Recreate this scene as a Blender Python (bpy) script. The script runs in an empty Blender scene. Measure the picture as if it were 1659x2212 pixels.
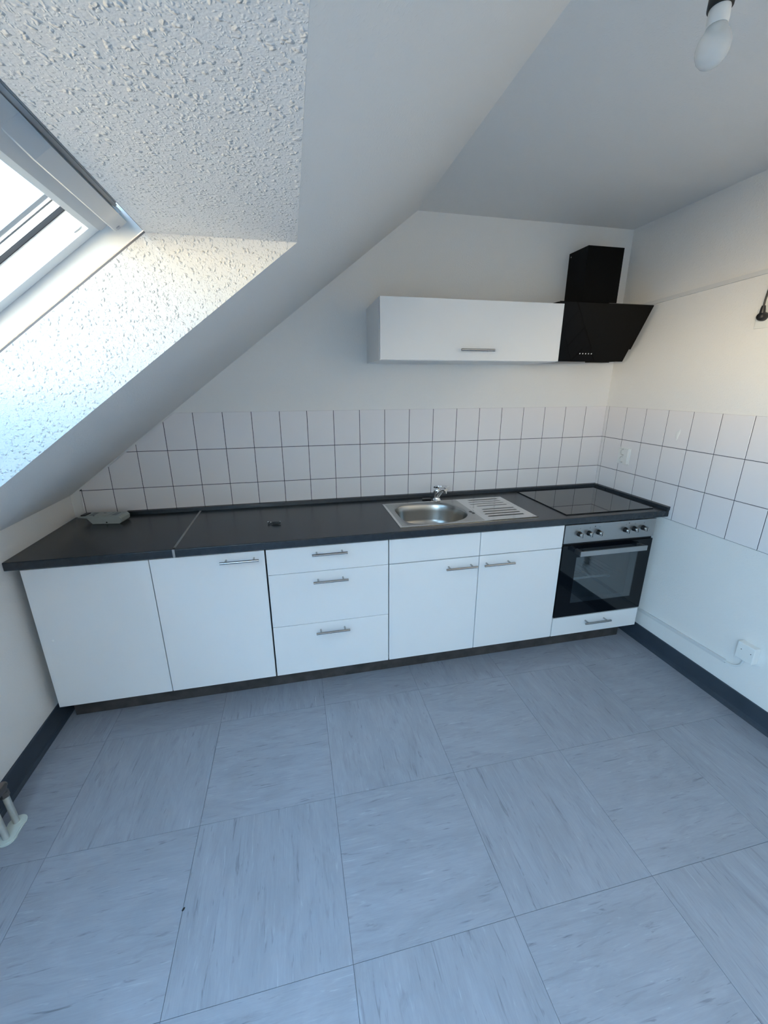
import bpy, bmesh, math, random
from mathutils import Vector, Matrix

# ------------------------------------------------------------------ camera
CAM = Vector((-2.1028, -2.4742, 1.5843))
YAW, PITCH, ROLL, FPX = 0.2167, -0.3014, -0.0029, 881.34
scn = bpy.context.scene
COL = scn.collection
fw = Vector((math.sin(YAW)*math.cos(PITCH), math.cos(YAW)*math.cos(PITCH), math.sin(PITCH)))
r0 = Vector((math.cos(YAW), -math.sin(YAW), 0)); u0 = r0.cross(fw)
rt = r0*math.cos(ROLL) + u0*math.sin(ROLL)
up = u0*math.cos(ROLL) - r0*math.sin(ROLL)
cd = bpy.data.cameras.new('camera'); cam = bpy.data.objects.new('camera', cd); COL.objects.link(cam)
m = Matrix((rt, up, -fw)).transposed().to_4x4(); m.translation = CAM
cam.matrix_world = m
cd.sensor_fit = 'HORIZONTAL'; cd.sensor_width = 36.0; cd.lens = FPX/1659*36
cd.clip_start = 0.02; cd.clip_end = 200
scn.camera = cam

# ------------------------------------------------------------------ sky, exposure
w = bpy.data.worlds.new('sky'); scn.world = w; w.use_nodes = True
nt = w.node_tree; nt.nodes.clear()
tc = nt.nodes.new('ShaderNodeTexCoord'); sx = nt.nodes.new('ShaderNodeSeparateXYZ')
mr = nt.nodes.new('ShaderNodeMapRange'); mr.inputs[1].default_value = -1; mr.inputs[2].default_value = 1
cr = nt.nodes.new('ShaderNodeValToRGB')
nt.links.new(tc.outputs['Generated'], sx.inputs[0]); nt.links.new(sx.outputs['Z'], mr.inputs[0])
nt.links.new(mr.outputs[0], cr.inputs[0])
def k_(f, c): return tuple(f*v for v in c)
SKY = [(0.0, k_(1.8, (1, .75, .45))), (.44, k_(3.3, (1, .77, .46))), (.495, k_(4.4, (1, .81, .52))), (.54, k_(2.5, (1, .90, .72))),
       (.60, k_(1.15, (.48, .76, 1.0))), (1.0, k_(.88, (.23, .56, 1.0)))]
while len(cr.color_ramp.elements) < len(SKY): cr.color_ramp.elements.new(.5)
for e, (ps, c) in zip(cr.color_ramp.elements, SKY):
    e.position = ps; e.color = (*c, 1)
bg = nt.nodes.new('ShaderNodeBackground'); bg.inputs[1].default_value = 13.0
wo = nt.nodes.new('ShaderNodeOutputWorld')
nt.links.new(cr.outputs[0], bg.inputs[0]); nt.links.new(bg.outputs[0], wo.inputs[0])
vs = scn.view_settings
scn.display_settings.display_device = 'sRGB'
vs.view_transform = 'Standard'; vs.look = 'None'; vs.exposure = 1.36; vs.gamma = 1.0
vs.use_curve_mapping = False

# slope geometry: plane through (SX0, SZ0) falling to the left
SLM = .7546; SX0, SZ0 = -1.374, 2.475
SN = Vector((-.6024, 0, .7982)); SS = Vector((.7982, 0, .6024)); SP = Vector((SX0, 0, SZ0))
def sl(a, o, y):
    'point on the slope frame: a up the slope, o outwards, y'
    v = SP + SS*a + SN*o; return Vector((v.x, y, v.z))
CZ = 2.48; WL = -3.312; FRONT = -4.3
def slope_z(x): return SZ0 + SLM*(x - SX0)
WY0, WY1 = -1.160, -2.34          # window recess, near back wall / near camera
WA1 = -1.160                       # header edge at the frame
WA0 = -2.10                        # sill edge at the frame
RO = .230

# ------------------------------------------------------------------ materials
def mat(name, col, rough=.5, metal=0., spec=None, ior=None, bump=None, coat=0, vary=None, aniso=0):
    mt = bpy.data.materials.new(name); mt.use_nodes = True
    n = mt.node_tree; b = n.nodes['Principled BSDF']
    b.inputs['Base Color'].default_value = (*col, 1); b.inputs['Roughness'].default_value = rough
    b.inputs['Metallic'].default_value = metal
    if ior: b.inputs['IOR'].default_value = ior
    if spec is not None: b.inputs['Specular IOR Level'].default_value = spec
    if coat: b.inputs['Coat Weight'].default_value = coat
    if aniso: b.inputs['Anisotropic'].default_value = aniso
    t = n.nodes.new('ShaderNodeTexCoord')
    if bump:
        sc, dist, st = bump
        nz = n.nodes.new('ShaderNodeTexNoise'); nz.inputs['Scale'].default_value = sc; nz.inputs['Detail'].default_value = 4
        n.links.new(t.outputs['Object'], nz.inputs['Vector'])
        bp = n.nodes.new('ShaderNodeBump'); bp.inputs['Distance'].default_value = dist; bp.inputs['Strength'].default_value = st
        n.links.new(nz.outputs[0], bp.inputs['Height']); n.links.new(bp.outputs[0], b.inputs['Normal'])
    if vary:
        sc, amt = vary
        nz2 = n.nodes.new('ShaderNodeTexNoise'); nz2.inputs['Scale'].default_value = sc; nz2.inputs['Detail'].default_value = 6
        n.links.new(t.outputs['Object'], nz2.inputs['Vector'])
        mp = n.nodes.new('ShaderNodeMapRange'); mp.inputs[3].default_value = 1-amt; mp.inputs[4].default_value = 1+amt
        mp.inputs[1].default_value = .3; mp.inputs[2].default_value = .7
        n.links.new(nz2.outputs[0], mp.inputs[0])
        mx = n.nodes.new('ShaderNodeVectorMath'); mx.operation = 'SCALE'; mx.inputs[0].default_value = col
        n.links.new(mp.outputs[0], mx.inputs['Scale']); n.links.new(mx.outputs[0], b.inputs['Base Color'])
    return mt

def woodchip(name, col, strength, dist, scale):
    mt = bpy.data.materials.new(name); mt.use_nodes = True
    n = mt.node_tree; b = n.nodes['Principled BSDF']; L = n.links.new
    b.inputs['Base Color'].default_value = (*col, 1); b.inputs['Roughness'].default_value = .65
    b.inputs['Specular IOR Level'].default_value = .3
    t = n.nodes.new('ShaderNodeTexCoord')
    # warped coordinates
    wn = n.nodes.new('ShaderNodeTexNoise'); wn.inputs['Scale'].default_value = scale*.8; wn.inputs['Detail'].default_value = 2
    L(t.outputs['Object'], wn.inputs['Vector'])
    ws = n.nodes.new('ShaderNodeVectorMath'); ws.operation = 'SCALE'; ws.inputs['Scale'].default_value = .014
    L(wn.outputs['Color'], ws.inputs[0])
    ad = n.nodes.new('ShaderNodeVectorMath'); ad.operation = 'ADD'
    L(t.outputs['Object'], ad.inputs[0]); L(ws.outputs[0], ad.inputs[1])
    vo = n.nodes.new('ShaderNodeTexVoronoi'); vo.inputs['Scale'].default_value = scale; vo.inputs['Randomness'].default_value = 1
    L(ad.outputs[0], vo.inputs['Vector'])
    m1 = n.nodes.new('ShaderNodeMapRange'); m1.interpolation_type = 'SMOOTHSTEP'
    m1.inputs[1].default_value = .0; m1.inputs[2].default_value = .50; m1.inputs[3].default_value = 1; m1.inputs[4].default_value = 0
    L(vo.outputs['Distance'], m1.inputs[0])
    # only part of the cells carry a chip
    sp = n.nodes.new('ShaderNodeSeparateColor'); L(vo.outputs['Color'], sp.inputs[0])
    gt = n.nodes.new('ShaderNodeMath'); gt.operation = 'GREATER_THAN'; gt.inputs[1].default_value = .34
    L(sp.outputs[0], gt.inputs[0])
    ml = n.nodes.new('ShaderNodeMath'); ml.operation = 'MULTIPLY'; L(m1.outputs[0], ml.inputs[0]); L(gt.outputs[0], ml.inputs[1])
    v2 = n.nodes.new('ShaderNodeTexVoronoi'); v2.inputs['Scale'].default_value = scale*1.9
    L(ad.outputs[0], v2.inputs['Vector'])
    m2 = n.nodes.new('ShaderNodeMapRange'); m2.interpolation_type = 'SMOOTHSTEP'
    m2.inputs[1].default_value = .0; m2.inputs[2].default_value = .5; m2.inputs[3].default_value = .28; m2.inputs[4].default_value = 0
    L(v2.outputs['Distance'], m2.inputs[0])
    a1 = n.nodes.new('ShaderNodeMath'); a1.operation = 'ADD'; L(ml.outputs[0], a1.inputs[0]); L(m2.outputs[0], a1.inputs[1])
    nz = n.nodes.new('ShaderNodeTexNoise'); nz.inputs['Scale'].default_value = scale*2.2; nz.inputs['Detail'].default_value = 3
    L(t.outputs['Object'], nz.inputs['Vector'])
    a2 = n.nodes.new('ShaderNodeMath'); a2.operation = 'MULTIPLY_ADD'; a2.inputs[1].default_value = .22
    L(nz.outputs[0], a2.inputs[0]); L(a1.outputs[0], a2.inputs[2])
    bp = n.nodes.new('ShaderNodeBump'); bp.inputs['Distance'].default_value = dist; bp.inputs['Strength'].default_value = strength
    L(a2.outputs[0], bp.inputs['Height']); L(bp.outputs[0], b.inputs['Normal'])
    return mt

def vinyl():
    mt = bpy.data.materials.new('marbled_vinyl'); mt.use_nodes = True
    n = mt.node_tree; b = n.nodes['Principled BSDF']; L = n.links.new
    b.inputs['Roughness'].default_value = .42; b.inputs['Specular IOR Level'].default_value = .35
    t = n.nodes.new('ShaderNodeTexCoord'); oi = n.nodes.new('ShaderNodeObjectInfo')
    rs = n.nodes.new('ShaderNodeVectorMath'); rs.operation = 'SCALE'; rs.inputs['Scale'].default_value = 37.0
    cb = n.nodes.new('ShaderNodeCombineXYZ')
    L(oi.outputs['Random'], cb.inputs[0]); L(oi.outputs['Random'], cb.inputs[1]); L(oi.outputs['Random'], cb.inputs[2])
    L(cb.outputs[0], rs.inputs[0])
    ad = n.nodes.new('ShaderNodeVectorMath'); ad.operation = 'ADD'; L(t.outputs['Object'], ad.inputs[0]); L(rs.outputs[0], ad.inputs[1])
    def streak(sx_, sy_, det, lo, hi, a, bb, dist=.6):
        mp = n.nodes.new('ShaderNodeMapping'); mp.inputs['Scale'].default_value = (sx_, sy_, 1)
        L(ad.outputs[0], mp.inputs[0])
        nz = n.nodes.new('ShaderNodeTexNoise'); nz.inputs['Scale'].default_value = 1; nz.inputs['Detail'].default_value = det
        nz.inputs['Roughness'].default_value = .6; nz.inputs['Distortion'].default_value = dist
        L(mp.outputs[0], nz.inputs[0])
        r = n.nodes.new('ShaderNodeMapRange'); r.inputs[1].default_value = lo; r.inputs[2].default_value = hi
        r.inputs[3].default_value = a; r.inputs[4].default_value = bb
        L(nz.outputs[0], r.inputs[0]); return r.outputs[0]
    fine = streak(150, 10, 5, .3, .7, .95, 1.05, 1.0)
    broad = streak(9, 3, 4, .35, .65, .93, 1.06, 1.5)
    dark = streak(85, 9, 3, .62, .76, 1.0, .58, .7)
    dark2 = streak(24, 4, 6, .56, .78, 1.0, .80, 2.0)
    lite = streak(95, 8, 3, .63, .77, 1.0, 1.30, .7)
    def mul(x, y):
        q = n.nodes.new('ShaderNodeMath'); q.operation = 'MULTIPLY'; L(x, q.inputs[0]); L(y, q.inputs[1]); return q.outputs[0]
    f = mul(mul(mul(fine, broad), mul(dark, lite)), dark2)
    mx = n.nodes.new('ShaderNodeVectorMath'); mx.operation = 'SCALE'; mx.inputs[0].default_value = (.305, .320, .362)
    L(f, mx.inputs['Scale']); L(mx.outputs[0], b.inputs['Base Color'])
    nz = n.nodes.new('ShaderNodeTexNoise'); nz.inputs['Scale'].default_value = 9; nz.inputs['Detail'].default_value = 3
    L(t.outputs['Object'], nz.inputs['Vector'])
    bp = n.nodes.new('ShaderNodeBump'); bp.inputs['Distance'].default_value = .004; bp.inputs['Strength'].default_value = .25
    L(nz.outputs[0], bp.inputs['Height']); L(bp.outputs[0], b.inputs['Normal'])
    return mt

def brushed(name, col, rough=.3, axis=0):
    mt = mat(name, col, rough, 1.0)
    n = mt.node_tree; b = n.nodes['Principled BSDF']
    t = n.nodes.new('ShaderNodeTexCoord'); mp = n.nodes.new('ShaderNodeMapping')
    s = [400, 400, 400]; s[axis] = 6; mp.inputs['Scale'].default_value = s
    n.links.new(t.outputs['Object'], mp.inputs[0])
    nz = n.nodes.new('ShaderNodeTexNoise'); nz.inputs['Scale'].default_value = 1
    n.links.new(mp.outputs[0], nz.inputs[0])
    r = n.nodes.new('ShaderNodeMapRange'); r.inputs[3].default_value = rough*.75; r.inputs[4].default_value = rough*1.3
    n.links.new(nz.outputs[0], r.inputs[0]); n.links.new(r.outputs[0], b.inputs['Roughness'])
    return mt

def pane_mat(name, ior, tint, rough=0.0):
    mt = bpy.data.materials.new(name); mt.use_nodes = True
    n = mt.node_tree; n.nodes.clear(); L = n.links.new
    o = n.nodes.new('ShaderNodeOutputMaterial'); mx = n.nodes.new('ShaderNodeMixShader')
    lw = n.nodes.new('ShaderNodeLayerWeight'); lw.inputs[0].default_value = .5     # 'Facing' is the same from both sides
    pw = n.nodes.new('ShaderNodeMath'); pw.operation = 'POWER'; pw.inputs[1].default_value = 5
    L(lw.outputs['Facing'], pw.inputs[0])
    f0 = ((ior-1)/(ior+1))**2
    fr = n.nodes.new('ShaderNodeMath'); fr.operation = 'MULTIPLY_ADD'; fr.inputs[1].default_value = 1-f0; fr.inputs[2].default_value = f0
    L(pw.outputs[0], fr.inputs[0])
    tr = n.nodes.new('ShaderNodeBsdfTransparent'); tr.inputs[0].default_value = (*tint, 1)
    gl = n.nodes.new('ShaderNodeBsdfGlossy'); gl.inputs['Roughness'].default_value = rough
    L(fr.outputs[0], mx.inputs[0]); L(tr.outputs[0], mx.inputs[1]); L(gl.outputs[0], mx.inputs[2]); L(mx.outputs[0], o.inputs[0])
    return mt

M = {}
M['wall'] = woodchip('woodchip_wallpaper', (.82, .80, .775), .24, .0020, 110)
M['reveal'] = woodchip('coarse_woodchip_wallpaper', (.76, .75, .74), .85, .0036, 96)
M['trunk'] = mat('painted_trunking', (.70, .69, .68), .5)
M['plain'] = mat('smooth_wall_paint', (.80, .80, .80), .6, bump=(60, .001, .3))
M['tile'] = mat('white_wall_tile', (.81, .775, .775), .32, spec=.45, bump=(14, .002, .15))
M['grout'] = mat('dark_grout', (.06, .06, .075), .9)
M['vinyl'] = vinyl()
M['under'] = mat('floor_joint', (.05, .06, .075), .9)
M['skirt'] = mat('slate_vinyl_skirting', (.036, .048, .066), .45, vary=(8, .15))
M['front'] = mat('white_cabinet_front', (.80, .80, .80), .35, spec=.4, bump=(300, .0004, .2))
M['carcass'] = mat('white_carcass_board', (.70, .70, .70), .5)
M['plinth'] = mat('dark_slate_plinth', (.055, .048, .045), .5, vary=(18, .35))
M['worktop'] = mat('anthracite_worktop', (.017, .022, .029), .27, spec=.55, bump=(420, .0004, .4), vary=(60, .18))
M['steel'] = brushed('brushed_steel', (.42, .41, .40), .15)
M['panelsteel'] = brushed('panel_steel', (.42, .42, .42), .36)
M['greyplastic'] = mat('grey_plastic_strip', (.42, .42, .45), .5)
M['sink'] = mat('sink_steel', (.72, .72, .70), .13, 1.0, bump=(12, .0006, .15))
M['bowl'] = mat('satin_bowl_steel', (.42, .42, .41), .27, 1.0, bump=(700, .0002, .2))
M['chrome'] = mat('chrome', (.85, .85, .86), .06, 1.0)
M['alu'] = mat('grey_aluminium', (.36, .35, .34), .5, .35)
M['blackglass'] = mat('black_glass', (.003, .004, .006), .02, spec=.30)
M['hob'] = mat('ceramic_hob_glass', (.010, .010, .012), .03, ior=1.62)
M['hoodglass'] = mat('hood_black_glass', (.003, .003, .003), .05, spec=.12)
M['blackmetal'] = mat('matt_black_metal', (.0015, .0016, .0016), .55, spec=.12)
M['black'] = mat('black_plastic', (.008, .008, .009), .35)
M['ovenpane'] = pane_mat('oven_window_glass', 2.1, (.75, .80, .82))
M['enamel'] = mat('grey_enamel', (.05, .070, .080), .35)
M['white_plastic'] = mat('white_plastic', (.80, .80, .78), .35)
M['offwhite'] = mat('yellowed_plastic', (.40, .43, .41), .4)
M['grey_mark'] = mat('grey_panel', (.20, .22, .22), .5)
M['shadedgrey'] = mat('shaded_grey_plastic', (.50, .51, .52), .35)  # light grey plastic; tone also carries the shade on the unlit vent parts
M['pvc'] = mat('white_window_plastic', (.82, .83, .83), .28, spec=.5)
M['gasket'] = mat('dark_rubber_gasket', (.03, .03, .035), .6)
M['glass'] = pane_mat('window_glass', 1.45, (.93, .94, .94))
M['dimglass'] = pane_mat('dimmed_window_glass', 1.45, (.37, .38, .38))  # tint darkened to hold back the light this window throws on its recess
M['bulbglass'] = pane_mat('bulb_glass', 1.6, (.96, .97, .96), .02)
n_ = M['bulbglass'].node_tree; o_n = [x for x in n_.nodes if x.type == 'OUTPUT_MATERIAL'][0]; src = o_n.inputs[0].links[0].from_socket
mk = n_.nodes.new('ShaderNodeMixShader'); mk.inputs[0].default_value = .34; df = n_.nodes.new('ShaderNodeBsdfDiffuse'); df.inputs[0].default_value = (.9, .9, .9, 1)
n_.links.new(src, mk.inputs[1]); n_.links.new(df.outputs[0], mk.inputs[2]); n_.links.new(mk.outputs[0], o_n.inputs[0])
M['pipe'] = mat('painted_pipe', (.42, .44, .42), .4, vary=(30, .15))
M['valve'] = mat('dull_nickel', (.22, .19, .17), .35, .9)
M['rosette'] = mat('cream_plastic_rosette', (.62, .66, .60), .35)
M['filler'] = mat('filler_paste', (.83, .82, .80), .8, bump=(120, .002, .6))
M['print'] = mat('grey_print', (.12, .12, .12), .6)
M['led'] = mat('white_button_print', (.85, .85, .85), .4)
M['crumb'] = mat('dark_crumb', (.01, .01, .01), .6)

# ------------------------------------------------------------------ helpers
def mesh_obj(name, bm, m, parent=None, smooth=None):
    me = bpy.data.meshes.new(name); bmesh.ops.recalc_face_normals(bm, faces=bm.faces)
    bm.to_mesh(me); bm.free(); me.materials.append(m)
    o = bpy.data.objects.new(name, me); COL.objects.link(o)
    if parent: o.parent = parent
    if smooth and smooth != 30:      # 30 marks boxes with tiny bevels: kept flat so the large faces stay true
        for p in me.polygons: p.use_smooth = True
        if smooth != True:
            try: me.set_sharp_from_angle(angle=math.radians(smooth))
            except Exception: pass
    return o
def empty(name, loc=(0, 0, 0), rz=0):
    o = bpy.data.objects.new(name, None); COL.objects.link(o); o.location = loc; o.rotation_euler = (0, 0, rz)
    o.empty_display_size = .05
    return o
def tag(o, label, cat, group=None):
    o['label'] = label; o['category'] = cat
    if group: o['group'] = group
    return o
def struct(o, label=None, cat=None):
    o['kind'] = 'structure'
    if label: o['label'] = label
    if cat: o['category'] = cat
    return o
def B(): return bmesh.new()
def box(bm, x0, x1, y0, y1, z0, z1, bev=0, seg=2):
    t = bmesh.new() if bev else bm
    vs_ = [t.verts.new((x, y, z)) for x in (x0, x1) for y in (y0, y1) for z in (z0, z1)]
    for f in ((0, 1, 3, 2), (4, 6, 7, 5), (0, 4, 5, 1), (2, 3, 7, 6), (0, 2, 6, 4), (1, 5, 7, 3)):
        t.faces.new([vs_[i] for i in f])
    if bev:
        bmesh.ops.recalc_face_normals(t, faces=t.faces)
        bmesh.ops.bevel(t, geom=list(t.edges), offset=bev, segments=seg, affect='EDGES', profile=.5)
        me = bpy.data.meshes.new('tmp'); t.to_mesh(me); t.free(); bm.from_mesh(me); bpy.data.meshes.remove(me)
    return bm
def prism(bm, pts, d):
    'closed prism of 3D polygon pts extruded by vector d'
    d = Vector(d); a = [bm.verts.new(Vector(p)) for p in pts]; b = [bm.verts.new(Vector(p)+d) for p in pts]
    bm.faces.new(a); bm.faces.new(b[::-1]); n = len(a)
    for i in range(n): bm.faces.new((a[i], b[i], b[(i+1) % n], a[(i+1) % n]))
    return bm
def quad(bm, *pts): return bm.faces.new([bm.verts.new(Vector(p)) for p in pts])
def tube(bm, pts, r, seg=10, caps=True, r1=None):
    pts = [Vector(p) for p in pts]; rings = []
    n = len(pts); prev = None
    for i, p in enumerate(pts):
        t = (pts[min(i+1, n-1)] - pts[max(i-1, 0)]).normalized()
        if prev is None: a = t.orthogonal().normalized()
        else: a = (prev - t*prev.dot(t)).normalized()
        prev = a; b = t.cross(a)
        rr = r if r1 is None else r + (r1-r)*i/(n-1)
        if isinstance(r, (list, tuple)): rr = r[i]
        rings.append([bm.verts.new(p + (a*math.cos(k*math.tau/seg) + b*math.sin(k*math.tau/seg))*rr) for k in range(seg)])
    for i in range(n-1):
        for k in range(seg):
            bm.faces.new((rings[i][k], rings[i][(k+1) % seg], rings[i+1][(k+1) % seg], rings[i+1][k]))
    if caps: bm.faces.new(rings[0][::-1]); bm.faces.new(rings[-1])
    return bm
def lathe(bm, prof, c, ax='Z', seg=24):
    'prof: list of (r, h) from c along axis'
    c = Vector(c); rings = []
    A = {'Z': (Vector((1, 0, 0)), Vector((0, 1, 0)), Vector((0, 0, 1))),
         'Y': (Vector((1, 0, 0)), Vector((0, 0, 1)), Vector((0, -1, 0))),
         'X': (Vector((0, 1, 0)), Vector((0, 0, 1)), Vector((-1, 0, 0)))}[ax] if isinstance(ax, str) else ax
    for r, h in prof:
        rings.append([bm.verts.new(c + A[2]*h + (A[0]*math.cos(k*math.tau/seg) + A[1]*math.sin(k*math.tau/seg))*max(r, 1e-5)) for k in range(seg)])
    for i in range(len(rings)-1):
        for k in range(seg):
            bm.faces.new((rings[i][k], rings[i][(k+1) % seg], rings[i+1][(k+1) % seg], rings[i+1][k]))
    bm.faces.new(rings[0][::-1]); bm.faces.new(rings[-1])
    return bm
def clip(poly, f):
    'clip 2D polygon to f(p) >= 0 (f linear)'
    out = []
    for i, p in enumerate(poly):
        q = poly[(i+1) % len(poly)]; a, b = f(p), f(q)
        if a >= 0: out.append(p)
        if (a >= 0) != (b >= 0):
            t = a/(a-b); out.append((p[0]+(q[0]-p[0])*t, p[1]+(q[1]-p[1])*t))
    return out

# ================================================================== SETTING
# floor
fl = mesh_obj('floor', box(B(), WL-.1, .1, FRONT-.1, .1, -.08, -.0022), M['under']); struct(fl)
FT = .5085; FX0, FY0 = -3.052, -.7235
bm = B(); h = FT/2-.0006
box(bm, -h, h, -h, h, -.0022, 0)
tile_full = mesh_obj('floor_tile', bm, M['vinyl'], fl); tme = tile_full.data
first = True
for i in range(-1, 7):
    for j in range(-2, 8):
        cx, cy = FX0 + FT*(i+.5), FY0 - FT*(j+.5)
        x0, x1, y0, y1 = cx-h, cx+h, cy-h, cy+h
        X0, X1, Y0, Y1 = max(x0, WL+.001), min(x1, -.001), max(y0, FRONT+.001), min(y1, -.001)
        if X1-X0 < .01 or Y1-Y0 < .01: continue
        rot = 0 if (i+j) % 2 == 0 else math.pi/2
        full = abs(X1-X0-2*h) < 1e-4 and abs(Y1-Y0-2*h) < 1e-4
        if full:
            if first: o = tile_full; first = False
            else: o = tile_full.copy(); COL.objects.link(o)
        else:
            bm = B()
            if rot: box(bm, Y0-cy, Y1-cy, -(X1-cx), -(X0-cx), -.0022, 0)
            else: box(bm, X0-cx, X1-cx, Y0-cy, Y1-cy, -.0022, 0)
            o = mesh_obj('floor_tile', bm, M['vinyl'], fl)
        o.parent = fl; o.location = (cx, cy, 0); o.rotation_euler = (0, 0, rot)

# flat ceiling, walls (boxes, thickness outwards)
struct(mesh_obj('ceiling', box(B(), SX0, .12, FRONT-.1, .1, CZ, CZ+.12), M['wall']))
bm = B()   # back wall with the roof line
prism(bm, [(WL-.1, 0, -.02), (.12, 0, -.02), (.12, 0, CZ+.1), (SX0, 0, CZ+.1), (SX0-.05, 0, CZ+.1), (WL-.1, 0, slope_z(WL-.1)+.14)], (0, .1, 0))
wb = struct(mesh_obj('wall_back', bm, M['wall']))
wr = struct(mesh_obj('wall_right', box(B(), 0, .1, FRONT-.1, 0, -.02, CZ+.1), M['wall']))
struct(mesh_obj('wall_left', box(B(), WL-.1, WL, FRONT-.1, 0, -.02, slope_z(WL)+.05), M['wall']))
bm = B()
prism(bm, [(WL-.1, FRONT, -.02), (.12, FRONT, -.02), (.12, FRONT, CZ+.1), (SX0-.05, FRONT, CZ+.1), (WL-.1, FRONT, slope_z(WL-.1)+.14)], (0, -.1, 0))
struct(mesh_obj('wall_front', bm, M['wall']))
# sloped ceiling with window opening
ATOP, ABOT = 0.0, (WL-SX0)/SS.x - .01
frameP = sl(WA1, RO, 0); header_z = frameP.z                       # header lining is level
AH = (header_z - SZ0)/SS.z                                        # where the level header meets the slope
sillP = sl(WA0, RO, 0)
ASILL = (sillP.x - SX0)/SS.x                                      # upright lower lining
bm = B()
def srect(y0, y1, a0, a1):
    prism(bm, [sl(a0, 0, y0), sl(a1, 0, y0), sl(a1, 0, y1), sl(a0, 0, y1)], SN*.12)
e_ = .004
srect(WY0+e_, .0, ABOT, ATOP); 
VY0, VY1 = -2.62, -3.95            # unseen roof window added further along the slope to brighten the room
srect(FRONT, VY1-e_, ABOT, ATOP); srect(VY0+e_, WY1-e_, ABOT, ATOP)
for ya, yb in ((WY1, WY0), (VY1, VY0)): srect(ya-e_, yb+e_, AH+.0005, ATOP); srect(ya-e_, yb+e_, ABOT, ASILL-.0005)
struct(mesh_obj('ceiling_slope', bm, M['wall']))
# slim filler wedge between slope top and flat ceiling
struct(mesh_obj('trim_1', prism(B(), [(SX0, 0, SZ0), (SX0+.004, 0, CZ), (SX0+.02, 0, CZ+.05), (SX0-.02, 0, CZ+.1)], (0, FRONT, 0)), M['wall']))

# ---- roof window
win = struct(empty('window_1', sl((WA0+WA1)/2, RO, (WY0+WY1)/2)))
win['label'] = 'white plastic roof window in the sloped ceiling recess'
IW = Matrix.Translation(-win.location)
def wpart(name, bm, m, smooth=None, parent=win):
    bm.transform(IW); return mesh_obj(name, bm, m, parent, smooth)
def reveal(pts, d):
    wpart('reveal', prism(B(), pts, d), M['reveal'])
# side reveals (y const)
for y, s in ((WY0, 1), (WY1, -1)):
    reveal([sl(AH, 0, y), sl(WA1, RO, y), sl(WA0, RO, y), sl(ASILL, 0, y)], (0, s*.0038, 0))
ph = [sl(AH, 0, WY0), sl(WA1, RO, WY0), sl(WA1, RO, WY1), sl(AH, 0, WY1)]
reveal(ph, (0, 0, .03))
reveal([sl(ASILL, 0, WY0), sl(WA0, RO, WY0), sl(WA0, RO, WY1), sl(ASILL, 0, WY1)], (-.03, 0, 0))
# slim lining groove round the frame, then fixed frame box
def ring(name, m, y0, y1, a0, a1, t, o0, o1, bev=0, tt=None, tb=None, chunks=True):
    'four bars of a rectangular frame in the slope plane, inner border a0..a1,y0..y1 grows inwards by t'
    bm = B(); tt = tt or t; tb = tb or t
    def bar(ya, yb, aa, ab):
        prism(bm, [sl(aa, o0, ya), sl(ab, o0, ya), sl(ab, o0, yb), sl(aa, o0, yb)], SN*(o1-o0))
    bar(y0-t, y0, a0, a1); bar(y1, y1+t, a0, a1); bar(y1+t, y0-t, a1-tt, a1); bar(y1+t, y0-t, a0, a0+tb)
    return wpart(name, bm, m)
ring('lining_groove', mat('shadow_gap_strip', (.16, .16, .18), .6), WY0+.006, WY1-.006, WA0-.006, WA1+.006, .0062, RO-.0005, RO+.004)
ring('window_frame', M['pvc'], WY0+.04, WY1-.04, WA0-.04, WA1+.04, .041, RO+.006, RO+.16)
SAO, SAI = .290, .345
ring('sash', M['pvc'], WY0-.004, WY1+.004, WA0+.03, -1.172, .036, SAO, RO+.135, tt=.086)
ring('gasket', M['gasket'], WY0-.040, WY1+.040, WA0+.066, -1.256, .0035, SAI-.002, SAI+.008)
ring('spacer', M['greyplastic'], WY0-.070, WY1+.070, WA0+.095, -1.262, .007, SAI+.010, SAI+.016)
bm = B(); prism(bm, [sl(WA0+.05, SAI+.006, WY0-.03), sl(-1.24, SAI+.006, WY0-.03), sl(-1.24, SAI+.006, WY1+.03), sl(WA0+.05, SAI+.006, WY1+.03)], SN*.004)
wpart('pane', bm, M['dimglass'])
# vent flap rail along the top of the sash
def rail(name, y0, y1, a0, a1, o0, o1, m, bev=.003):
    bm = B(); t = bmesh.new()
    prism(t, [sl(a0, o0, y0), sl(a1, o0, y0), sl(a1, o0, y1), sl(a0, o0, y1)], SN*(o1-o0))
    bmesh.ops.recalc_face_normals(t, faces=t.faces)
    bmesh.ops.bevel(t, geom=list(t.edges), offset=bev, segments=2, affect='EDGES')
    return wpart(name, t, m)
rail('top_cover', WY0-.085, WY1+.05, -1.178, -1.1625, .268, .33, M['shadedgrey'], .004)
rail('vent_lip', WY0-.060, WY1+.03, -1.240, -1.208, .262, .292, M['shadedgrey'])
bm = B()   # flap: end tapers, grip recess further along
yy = [(WY0-.026, .262, 0), (WY0-.055, .246, 0), (WY0-.395, .244, 0), (WY0-.455, .262, 1), (WY1+.5, .262, 1), (WY1+.44, .244, 0), (WY1+.05, .246, 0), (WY1+.03, .262, 0)]
yy = [v for v in yy if True]
yy.sort(key=lambda v: -v[0])
ringsv = []
for y, o, g in yy:
    ringsv.append([bm.verts.new(sl(-1.176, o+(.0 if not g else 0), y)), bm.verts.new(sl(-1.211, o, y)), bm.verts.new(sl(-1.2135, o+.003, y)), bm.verts.new(sl(-1.2135, .29, y)), bm.verts.new(sl(-1.176, .29, y))])
for a, b in zip(ringsv, ringsv[1:]):
    for k in range(5): bm.faces.new((a[k], a[(k+1) % 5], b[(k+1) % 5], b[k]))
bm.faces.new(ringsv[0]); bm.faces.new(ringsv[-1][::-1])
wpart('vent_flap', bm, M['shadedgrey'])
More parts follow.
